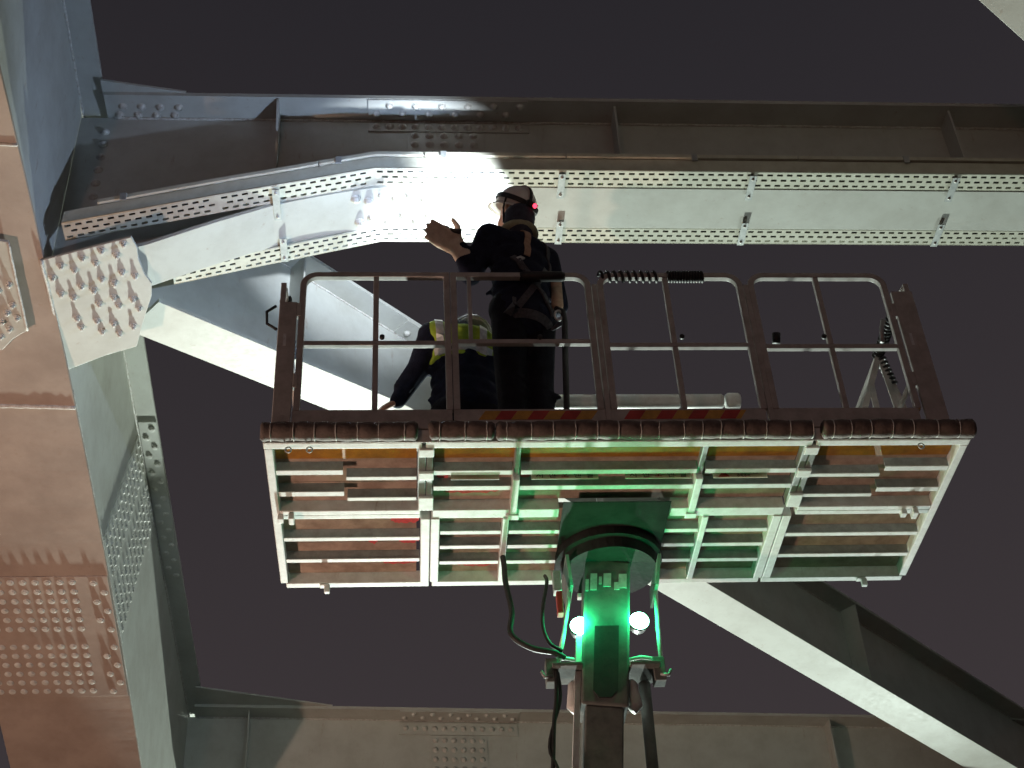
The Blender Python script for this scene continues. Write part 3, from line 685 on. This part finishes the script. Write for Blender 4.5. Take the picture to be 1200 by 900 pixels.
def helmet(P, c, fwd, parent, rx=.125, shell='helmet', lamp=True, rear=True):
    """shell with brim, strap and head lamp; fwd is where the face looks"""
    c = Vector(c); f = Vector(fwd); f.normalize(); r = f.cross(Vector((0,0,1))).normalized(); u = r.cross(f).normalized()
    rot = Matrix((r, f, u)).transposed()
    q = lambda x, y, z: c+rot @ Vector((x, y, z))
    mb = MB().ell(c, rx, rx*1.16, rx*1.12, 28, 12, rot, 0, .56)
    h = P.part('helmet', mb, shell, parent, smooth=True)
    md = h.modifiers.new('shell', 'SOLIDIFY'); md.thickness = .006
    pts = []; n = 32; V = []; F = []
    for i in range(n):
        a = 2*math.pi*i/n; x, y = math.cos(a), math.sin(a); out_ = .010+.045*max(0, y)**2
        V += [q(x*rx, y*rx*1.16, -.022), q(x*(rx+out_), y*(rx*1.16+out_), -.034), q(x*(rx+out_), y*(rx*1.16+out_), -.028), q(x*rx*.985, y*rx*1.145, -.012)]
    for i in range(n):
        a = 4*i; b = 4*((i+1) % n)
        for j in range(4): k = (j+1) % 4; F.append((a+j, b+j, b+k, a+k))
    P.part('brim', MB().add(V, F), shell, h, smooth=True)
    ridge = [q(0, 1.16*rx*math.sin(t)*1.01, 1.12*rx*math.cos(t)*1.01) for t in [(-1.35+2.7*i/14) for i in range(15)]]
    P.part('ridge', MB().tube(ridge, .012, 8), shell, h, smooth=True)
    if lamp:
        band = [q(1.03*rx*math.cos(a), 1.03*rx*1.16*math.sin(a), .022+.010*math.sin(a)) for a in [2*math.pi*i/28 for i in range(29)]]
        mbb = MB()
        V = []; F = []
        for i, p in enumerate(band): V += [p-u*.014, p+u*.014, p+u*.014+(p-c).normalized()*.004, p-u*.014+(p-c).normalized()*.004]
        for i in range(len(band)-1):
            a = 4*i; b = a+4
            for j in range(4): k = (j+1) % 4; F.append((a+j, b+j, b+k, a+k))
        P.part('lamp_strap', MB().add(V, F), 'black', h)
        top_ = [q(.012*math.sin(t), 1.16*rx*math.sin(t)*1.06, 1.12*rx*math.cos(t)*1.06) for t in [(-1.3+2.6*i/14) for i in range(15)]]
        V = []; F = []
        for p in top_: V += [p-r*.011, p+r*.011, p+r*.011+(p-c).normalized()*.004, p-r*.011+(p-c).normalized()*.004]
        for i in range(len(top_)-1):
            a = 4*i; b = a+4
            for j in range(4): k = (j+1) % 4; F.append((a+j, b+j, b+k, a+k))
        P.part('lamp_strap', MB().add(V, F), 'black', h)
        b0 = q(0, rx*1.16+.02, .03)
        lamp_o = P.part('head_lamp', MB().bar(b0-f*.018, b0+f*.022, .06, .042, u), 'lampshell', h, bevel=.006)
        P.part('lens', MB().cyl(b0+f*.0225, b0+f*.027, .017, 16), 'headlens', lamp_o)
        if rear:
            b1_ = q(0, -rx*1.16-.012, .016)
            bt = P.part('battery_box', MB().bar(b1_+f*.012, b1_-f*.016, .07, .036, u), 'lampshell', h, bevel=.006)
            P.part('tail_light', MB().ell(b1_-f*.017+r*.012, .014, .010, .014, 12, 8, rot), 'redled', bt, smooth=True)
        return b0+f*.035, f
def head(mb, c, fwd, k=1.0):
    c = Vector(c); f = Vector(fwd).normalized(); r = f.cross(Vector((0,0,1))).normalized(); u = r.cross(f)
    rot = Matrix((r, f, u)).transposed(); q = lambda x, y, z: c+rot @ Vector((x, y, z))
    mb.ell(c, .078*k, .098*k, .112*k, 18, 12, rot); mb.ell(q(0,.035,-.065), .056*k, .062*k, .06*k, 14, 10, rot)
    mb.cap(q(0,.095,.005), .010, q(0,.112,-.028), .014, 8)          # nose
    for s_ in (-1, 1): mb.ell(q(s_*.080,-.005,-.012), .010, .020, .030, 8, 8, rot); mb.ell(q(s_*.03,.083,.012), .014, .012, .012, 8, 8, rot)
    mb.cap(q(-.02,.094,-.06), .008, q(.02,.094,-.06), .008, 8)       # mouth

# --- standing worker
fw = Vector((-.50,.866,0)); rt = Vector((.866,.50,0))
w1 = Person('person', 'standing worker in dark clothes and white helmet, gloved hand raised to the beam', 'person', PF, (1.29,.2,FZ))
C1 = Vector((1.305,.175,1.0)); hd = Vector((1.30,.165,1.765))
hf = Vector((-.52,.60,.60)).normalized()
J = dict(shL=Vector((1.135,.085,1.485)), shR=Vector((1.465,.265,1.48)), elL=Vector((1.03,.12,1.225)), wrL=Vector((.977,.065,1.365)),
         elR=Vector((1.515,.33,1.19)), wrR=Vector((1.36,.50,1.28)), hipL=Vector((1.225,.155,1.0)), hipR=Vector((1.385,.245,1.0)),
         knL=Vector((1.215,.20,.58)), knR=Vector((1.37,.275,.58)), anL=Vector((1.22,.165,.19)), anR=Vector((1.36,.235,.19)))
tipL = Vector((.785,.025,1.50))
mb = MB(); head(mb, hd-Vector((0,0,.01)), hf)
mb.cap(hd+Vector((0,-.01,-.09)), .055, Vector((1.30,.165,1.48)), .062)
mb.cap(Vector((1.30,.17,1.42)), .12, Vector((1.30,.17,1.1)), .115); mb.cap(J['shL'], .05, J['shR'], .05)
for a, b, r0, r1 in (('shL','elL',.042,.036),('elL','wrL',.036,.026),('shR','elR',.042,.036),('elR','wrR',.036,.026),('hipL','knL',.068,.05),('knL','anL',.048,.036),('hipR','knR',.068,.05),('knR','anR',.048,.036)):
    mb.cap(J[a], r0, J[b], r1)
mb.cap(J['anL'], .036, J['anL']+Vector((-.06,.12,-.05)), .03); mb.cap(J['anR'], .036, J['anR']+Vector((-.05,.12,-.05)), .03)
hand(mb, J['wrL'], tipL, (.52,-.57,.56), (0,.7,.7), .95); hand(mb, J['wrR'], J['wrR']+Vector((-.12,.1,.02)), (0,0,1), (-.5,.3,0), .95, .6)
body1 = w1.blob('body', mb, 'skin', .0085, 3)
mb = MB()
for t_ in range(5):
    z = 1.44-.1*t_; mb.ell(Vector((1.30,.17,z)), .195-.008*t_, .135, .10, 20, 10, Matrix((rt, fw, Vector((0,0,1)))).transposed())
mb.ell(Vector((1.305,.185,.98)), .175, .14, .14, 20, 10, Matrix((rt, fw, Vector((0,0,1)))).transposed())
mb.cap(J['shL']+rt*.03, .078, J['shR']-rt*.03, .078); mb.cap(Vector((1.30,.165,1.55)), .068, Vector((1.30,.17,1.44)), .10)
mb.cap(J['shL'], .075, J['elL'], .060); mb.cap(J['elL'], .060, J['wrL'], .047); mb.cap(J['shR'], .075, J['elR'], .060); mb.cap(J['elR'], .060, J['wrR'], .047)
for i in range(26):   # folds
    a = random.uniform(0, 6.28); z = random.uniform(.95,1.38); cp = Vector((1.30,.18,z))+rt*math.cos(a)*.158+fw*math.sin(a)*.112
    dq = Vector((random.uniform(-.05,.05), random.uniform(-.05,.05), random.uniform(-.06,.02))); mb.cap(cp, .017, cp+dq, .012, 8)
jk = w1.blob('jacket', mb, 'navy', .012, 4)
mb = MB()
for a, b, c_ in (('hipL','knL','anL'), ('hipR','knR','anR')):
    mb.cap(J[a]+Vector((0,0,-.02)), .100, J[b], .080); mb.cap(J[b], .080, J[c_]+Vector((0,0,.02)), .072)
    for i in range(7):
        p = J[b].lerp(J[c_], i/8)+Vector((random.uniform(-.05,.05), -.045, 0)); mb.cap(p, .02, p+Vector((.05,.0,-.03)), .016, 8)
mb.cap(J['hipL'], .11, J['hipR'], .11)
w1.blob('trousers', mb, 'navy2', .012, 4)
for s_ in ('anL','anR'):
    mb = MB(); p = J[s_]; mb.cap(p+Vector((0,0,.03)), .055, p+Vector((0,0,-.04)), .052); mb.cap(p+Vector((0,.0,-.045)), .044, p+Vector((-.07,.14,-.05)), .040)
    w1.blob('boot', mb, 'black', .01, 3)
mb = MB(); hand(mb, J['wrL'], tipL, (.52,-.57,.56), (0,.7,.7), 1.42, .12); dL = (tipL-J['wrL']).normalized()
fd = (J['elL']-J['wrL']).normalized(); mb.cap(J['wrL']+fd*.045, .053, J['wrL']+dL*.03, .044)
w1.blob('glove', mb, 'glove', .0075, 2)
mb = MB(); hand(mb, J['wrR'], J['wrR']+Vector((-.12,.1,.02)), (0,0,1), (-.5,.3,0), 1.15, .6); w1.blob('glove', mb, 'glove', .008, 2)
lp, lf = helmet(w1, hd+Vector((0,0,.03)), hf, body1, .115)
# neck cover hanging from the helmet, chin strap
mb = MB().ell(hd+Vector((.015,-.025,-.085)), .092, .098, .085, 18, 10); mb.cap(hd+Vector((.01,-.035,-.10)), .085, Vector((1.31,.135,1.575)), .082)
w1.blob('neck_cover', mb, 'cover', .01, 3)
w1.part('chin_strap', MB().tube([hd+Vector((-.055,-.105,.02)), hd+Vector((-.075,-.085,-.05)), hd+Vector((-.075,-.03,-.12))], .006, 6), 'black', body1, smooth=True)
# collar of the vest and harness
back = Matrix((rt, fw, Vector((0,0,1)))).transposed()
def on_back(x, z, off=.004):
    """a point on the jacket's back: x towards the right shoulder, z height"""
    o_ = Vector((1.30,.17,z)); lo_ = o_-fw*.5+rt*x
    hit, loc, nr, _ = jk.ray_cast(lo_-w1.base, fw)
    return (loc+w1.base+nr*off, nr) if hit else (o_-fw*.14+rt*x, -fw)
bpy.context.view_layer.update()
def strap(name, pts, wd, m, th=.005, parent=None):
    P = [on_back(x, z) for x, z in pts]; V = []; F = []
    for i, (p, nr) in enumerate(P):
        d = (P[min(i+1, len(P)-1)][0]-P[max(i-1, 0)][0]).normalized(); s_ = d.cross(nr).normalized()*wd/2
        V += [p-s_, p+s_, p+s_+nr*th, p-s_+nr*th]
    n = len(P); F = [(0,1,2,3), (4*n-1,4*n-2,4*n-3,4*n-4)]
    for i in range(n-1):
        a = 4*i; b = a+4
        for j in range(4): k = (j+1) % 4; F.append((a+j, b+j, b+k, a+k))
    return w1.part(name, MB().add(V, F), m, parent)
seg = lambda a, b, n=10: [(a[0]+(b[0]-a[0])*i/n, a[1]+(b[1]-a[1])*i/n) for i in range(n+1)]
hs = strap('harness', seg((-.09,.93),(.10,1.27)), .038, 'web_strap')
strap('strap', seg((.12,.95),(-.11,1.27)), .038, 'web_strap', .009, hs)
strap('strap', seg((-.02,1.52),(-.035,1.30)), .036, 'tan', .006, hs)
strap('strap', seg((.11,1.52),(.15,1.28)), .040, 'web_strap', .006, hs)
strap('strap', seg((-.16,.90),(.16,.90),16), .05, 'web_strap', .006, hs)
strap('strap', seg((-.06,1.27),(-.09,1.245),3), .03, 'refl', .008, hs)
mb = MB(); 
for i in range(9):
    a = math.pi*(.95+1.1*i/8); p = Vector((1.305,.165,1.575))+rt*math.cos(a)*.085+fw*math.sin(a)*.085
    if i: mb.cap(pp_, .032, p+Vector((0,0,.0)), .032)
    pp_ = p
w1.blob('collar', mb, mat('collar_cloth', (.42,.42,.28), (.3,.3,.2), .8, 0, 25, .2), .01, 3)
mb = MB(); mb.cap(Vector((1.50,.20,1.28)), .030, Vector((1.495,.205,1.08)), .034); w1.blob('lanyard_pouch', mb, 'tan', .009, 2)
mb = MB().tube([(1.475,.12,.98),(1.505,.09,.93),(1.51,.09,.86),(1.495,.09,.6),(1.48,.09,.3),(1.47,.10,.12)], .016, 8); w1.part('lanyard', mb, 'black', smooth=True)
w1.part('carabiner', MB().tube([(1.48+.02*math.cos(a),.085,.90+.035*math.sin(a)) for a in [i*.449 for i in range(15)]], .006, 6), 'refl', smooth=True)
# hand torch: dark round head peeping over the glove
tp = Vector((.903,.03,1.475))
tt = Thing('torch', 'small dark hand torch behind the raised beige glove', 'torch', PF, tp)
ta = Vector((-.80,.38,.50)).normalized()
tt.part('barrel', MB().tube([tp-ta*.09, tp-ta*.02, tp, tp+ta*.028], [.015,.015,.025,.027], 16), 'lampshell', smooth=True)
tt.part('lens', MB().cyl(tp+ta*.0285, tp+ta*.031, .022, 16), 'headlens')
ld = bpy.data.lights.new('torch_light', 'SPOT'); ld.energy = TORCH; ld.color = (.52,.69,1.0); ld.spot_size = R(125); ld.spot_blend = .35; ld.shadow_soft_size = .012
lo = bpy.data.objects.new('torch_light', ld); COL.objects.link(lo); lo.parent = tt.e; lo.location = ta*.045; lo.rotation_mode = 'QUATERNION'; lo.rotation_quaternion = Vector((-.80,.38,.50)).to_track_quat('-Z', 'Y')

# --- kneeling worker
w2 = Person('person', 'crouching worker in dark clothes and yellow-green vest, bare hand reaching down', 'person', PF, (1.0,.62,FZ))
h2 = Vector((1.04,.76,1.29)); f2 = Vector((-.4,.8,-.6)).normalized()
K = dict(shL=Vector((.82,.56,1.18)), shR=Vector((1.16,.66,1.18)), elL=Vector((.735,.60,.94)), wrL=Vector((.635,.60,.745)), elR=Vector((1.24,.82,.98)), wrR=Vector((1.08,.97,1.02)),
         hipL=Vector((.92,.56,.60)), hipR=Vector((1.09,.60,.60)), knL=Vector((.88,.92,.19)), knR=Vector((1.12,.96,.19)), anL=Vector((.90,.50,.17)), anR=Vector((1.12,.54,.17)))
mb = MB(); head(mb, h2, f2); mb.cap(h2+Vector((0,0,-.08)), .054, Vector((.99,.60,1.16)), .06)
mb.cap(Vector((.99,.61,1.1)), .12, Vector((1.0,.58,.75)), .115); mb.cap(K['shL'], .05, K['shR'], .05)
for a, b, r0, r1 in (('shL','elL',.042,.036),('elL','wrL',.036,.026),('shR','elR',.042,.036),('elR','wrR',.036,.026),('hipL','knL',.068,.05),('knL','anL',.048,.036),('hipR','knR',.068,.05),('knR','anR',.048,.036)):
    mb.cap(K[a], r0, K[b], r1)
hand(mb, K['wrL'], K['wrL']+Vector((-.13,.02,-.07)), (-.1,.6,.5), (0,.2,-1), 1.0, .3); hand(mb, K['wrR'], K['wrR']+Vector((-.12,.1,.02)), (0,0,1), (-.5,.3,0), .95, .6)
for s_ in ('anL','anR'): mb.cap(K[s_], .036, K[s_]+Vector((0,-.08,-.03)), .03)
body2 = w2.blob('body', mb, 'skin', .0085, 3)
mb = MB()
for t_ in range(6):
    mb.ell(Vector((.99+.002*t_,.61-.006*t_,1.13-.09*t_)), .19, .135, .10, 20, 10)
mb.cap(K['shL'], .078, K['shR'], .078); mb.cap(Vector((.99,.60,1.25)), .065, Vector((.99,.60,1.14)), .10)
mb.cap(K['shL'], .074, K['elL'], .060); mb.cap(K['elL'], .060, K['wrL'], .046); mb.cap(K['shR'], .074, K['elR'], .060); mb.cap(K['elR'], .060, K['wrR'], .046)
for i in range(22):
    a = random.uniform(3.3, 6.1); z = random.uniform(.7,1.05); cp = Vector((1.0,.59,z))+Vector((math.cos(a)*.17, math.sin(a)*.12, 0))
    mb.cap(cp, .017, cp+Vector((random.uniform(-.06,.06), 0, random.uniform(-.05,.02))), .012, 8)
for i in range(6):
    p = K['elL'].lerp(K['wrL'], i/7); mb.cap(p+Vector((-.04,-.03,.02)), .018, p+Vector((.03,-.045,-.02)), .016, 8)
w2.blob('jacket', mb, 'navy', .012, 4)
mb = MB()
for a, b, c_ in (('hipL','knL','anL'), ('hipR','knR','anR')): mb.cap(K[a], .105, K[b], .080); mb.cap(K[b], .078, K[c_], .065)
mb.cap(K['hipL'], .12, K['hipR'], .12); w2.blob('trousers', mb, 'navy2', .012, 4)
for s_ in ('anL','anR'):
    mb = MB(); mb.cap(K[s_], .052, K[s_]+Vector((0,-.03,-.0)), .05); mb.cap(K[s_]+Vector((0,-.05,.02)), .045, K[s_]+Vector((0,-.08,-.025)), .04); w2.blob('boot', mb, 'black', .01, 3)
# vest over shoulders and upper back
mb = MB()
for t_ in range(4): mb.ell(Vector((.99,.61,1.16-.06*t_)), .200, .146, .085, 20, 10)
mb.cap(K['shL']+Vector((.03,0,.0)), .086, K['shR']+Vector((-.03,0,0)), .086)
vest = w2.blob('vest', mb, 'hivis', .011, 3)
bpy.context.view_layer.update()
def on_vest(x, z, off=.004):
    lo_ = Vector((x, -.2, z)); hit, loc, nr, _ = vest.ray_cast(lo_-w2.base, Vector((0,1,0)))
    return (loc+w2.base+nr*off, nr) if hit else (Vector((x,.46,z)), Vector((0,-1,0)))
def tape(pts, wd):
    P = [on_vest(x, z) for x, z in pts]; V = []; F = []; n = len(P)
    for i, (p, nr) in enumerate(P):
        d = (P[min(i+1, n-1)][0]-P[max(i-1, 0)][0]).normalized(); s_ = d.cross(nr).normalized()*wd/2; V += [p-s_, p+s_, p+s_+nr*.003, p-s_+nr*.003]
    F = [(0,1,2,3), (4*n-1,4*n-2,4*n-3,4*n-4)]
    for i in range(n-1):
        a = 4*i; b = a+4
        for j in range(4): k = (j+1) % 4; F.append((a+j, b+j, b+k, a+k))
    w2.part('reflective_tape', MB().add(V, F), 'refl', vest)
tape(seg((.86,1.24),(.88,.98)), .045); tape(seg((1.11,1.24),(1.10,.98)), .045); tape(seg((.84,1.02),(1.15,1.02),14), .045)
helmet(w2, h2+Vector((0,0,.035)), f2, body2, .122, mat('helmet_white', (.70,.72,.70), (.62,.64,.62), .3, 0, 9, 0, coat=.3), True, False)

# head lamp light of the standing worker
rotp = Matrix.Rotation(PF[1], 3, 'Z')
ld = bpy.data.lights.new('headlamp_light', 'SPOT'); ld.energy = HEAD; ld.color = (.80,.89,1.0); ld.spot_size = R(64); ld.spot_blend = .7; ld.shadow_soft_size = .018
lo = bpy.data.objects.new('headlamp_light', ld); COL.objects.link(lo); lo.parent = w1.e
lo.location = lp+lf*.012-w1.base; lo.rotation_mode = 'QUATERNION'; lo.rotation_quaternion = Vector((-.30,.64,.70)).to_track_quat('-Z', 'Y')

# ------------------------------------------------------------------ flood lamps on the road, and an added fill
def flood(label, loc, aim, power, col, lens, size, soft, wide):
    loc = Vector(loc); aim = Vector(aim)
    t = Thing('floodlight', label, 'floodlight', WORLD, (loc.x, loc.y, 0))
    d = (aim-loc).normalized(); r = d.cross(Vector((0,0,1))).normalized(); u = r.cross(d)
    t.part('pole', MB().tube([(loc.x,loc.y,.12),(loc.x,loc.y,loc.z-.3)], .03, 12), 'galv', smooth=True)
    for k in range(3):
        a = 2*math.pi*k/3; t.part('leg', MB().tube([(loc.x,loc.y,.55),(loc.x+.55*math.cos(a),loc.y+.55*math.sin(a),.02)], .018, 8), 'galv', smooth=True)
    t.part('yoke', MB().bar(loc-r*size*.62-Vector((0,0,.3)), loc+r*size*.62-Vector((0,0,.3)), .05, .03), 'galv')
    hb = t.part('lamp_housing', MB().bar(loc-d*.16, loc, size, size*.75, u), 'lampshell', bevel=.02)
    t.part('lens', MB().bar(loc+d*.001, loc+d*.006, size*.9, size*.66, u), lens, hb)
    l = bpy.data.lights.new('flood_light', 'SPOT'); l.energy = power; l.color = col; l.spot_size = R(wide); l.spot_blend = .5; l.shadow_soft_size = soft
    o = bpy.data.objects.new('flood_light', l); COL.objects.link(o); o.parent = t.e; o.location = loc+d*.03-Vector((loc.x,loc.y,0))
    o.rotation_mode = 'QUATERNION'; o.rotation_quaternion = d.to_track_quat('-Z', 'Y')
flood('white work floodlight on tripod far ahead on the road', (-.5,27.0,2.6), (.5,7.5,7.5), FLOOD, (.87,1,.90), 'floodlens', .75, .28, 60)
flood('small warm floodlight on tripod outside the arch rib', (-6.0,5.4,.9), (-1.5,8.5,7.3), WARM, (1,.66,.50), 'warmlens', .4, .12, 120)

flood('dim fill lamp added on tripod this side of the platform', (-3.0,-8.0,1.8), (.5,7.5,7.5), FILL, (1,.47,.34), 'warmlens', .3, .12, 80)  # fill lamp added to warm the faces turned to the camera
flood('second white work floodlight on tripod on the right shoulder of the road', (7.5,21.0,1.3), (3.0,7.6,6.6), FLOOD2, (.85,1,.92), 'floodlens', .45, .10, 38)
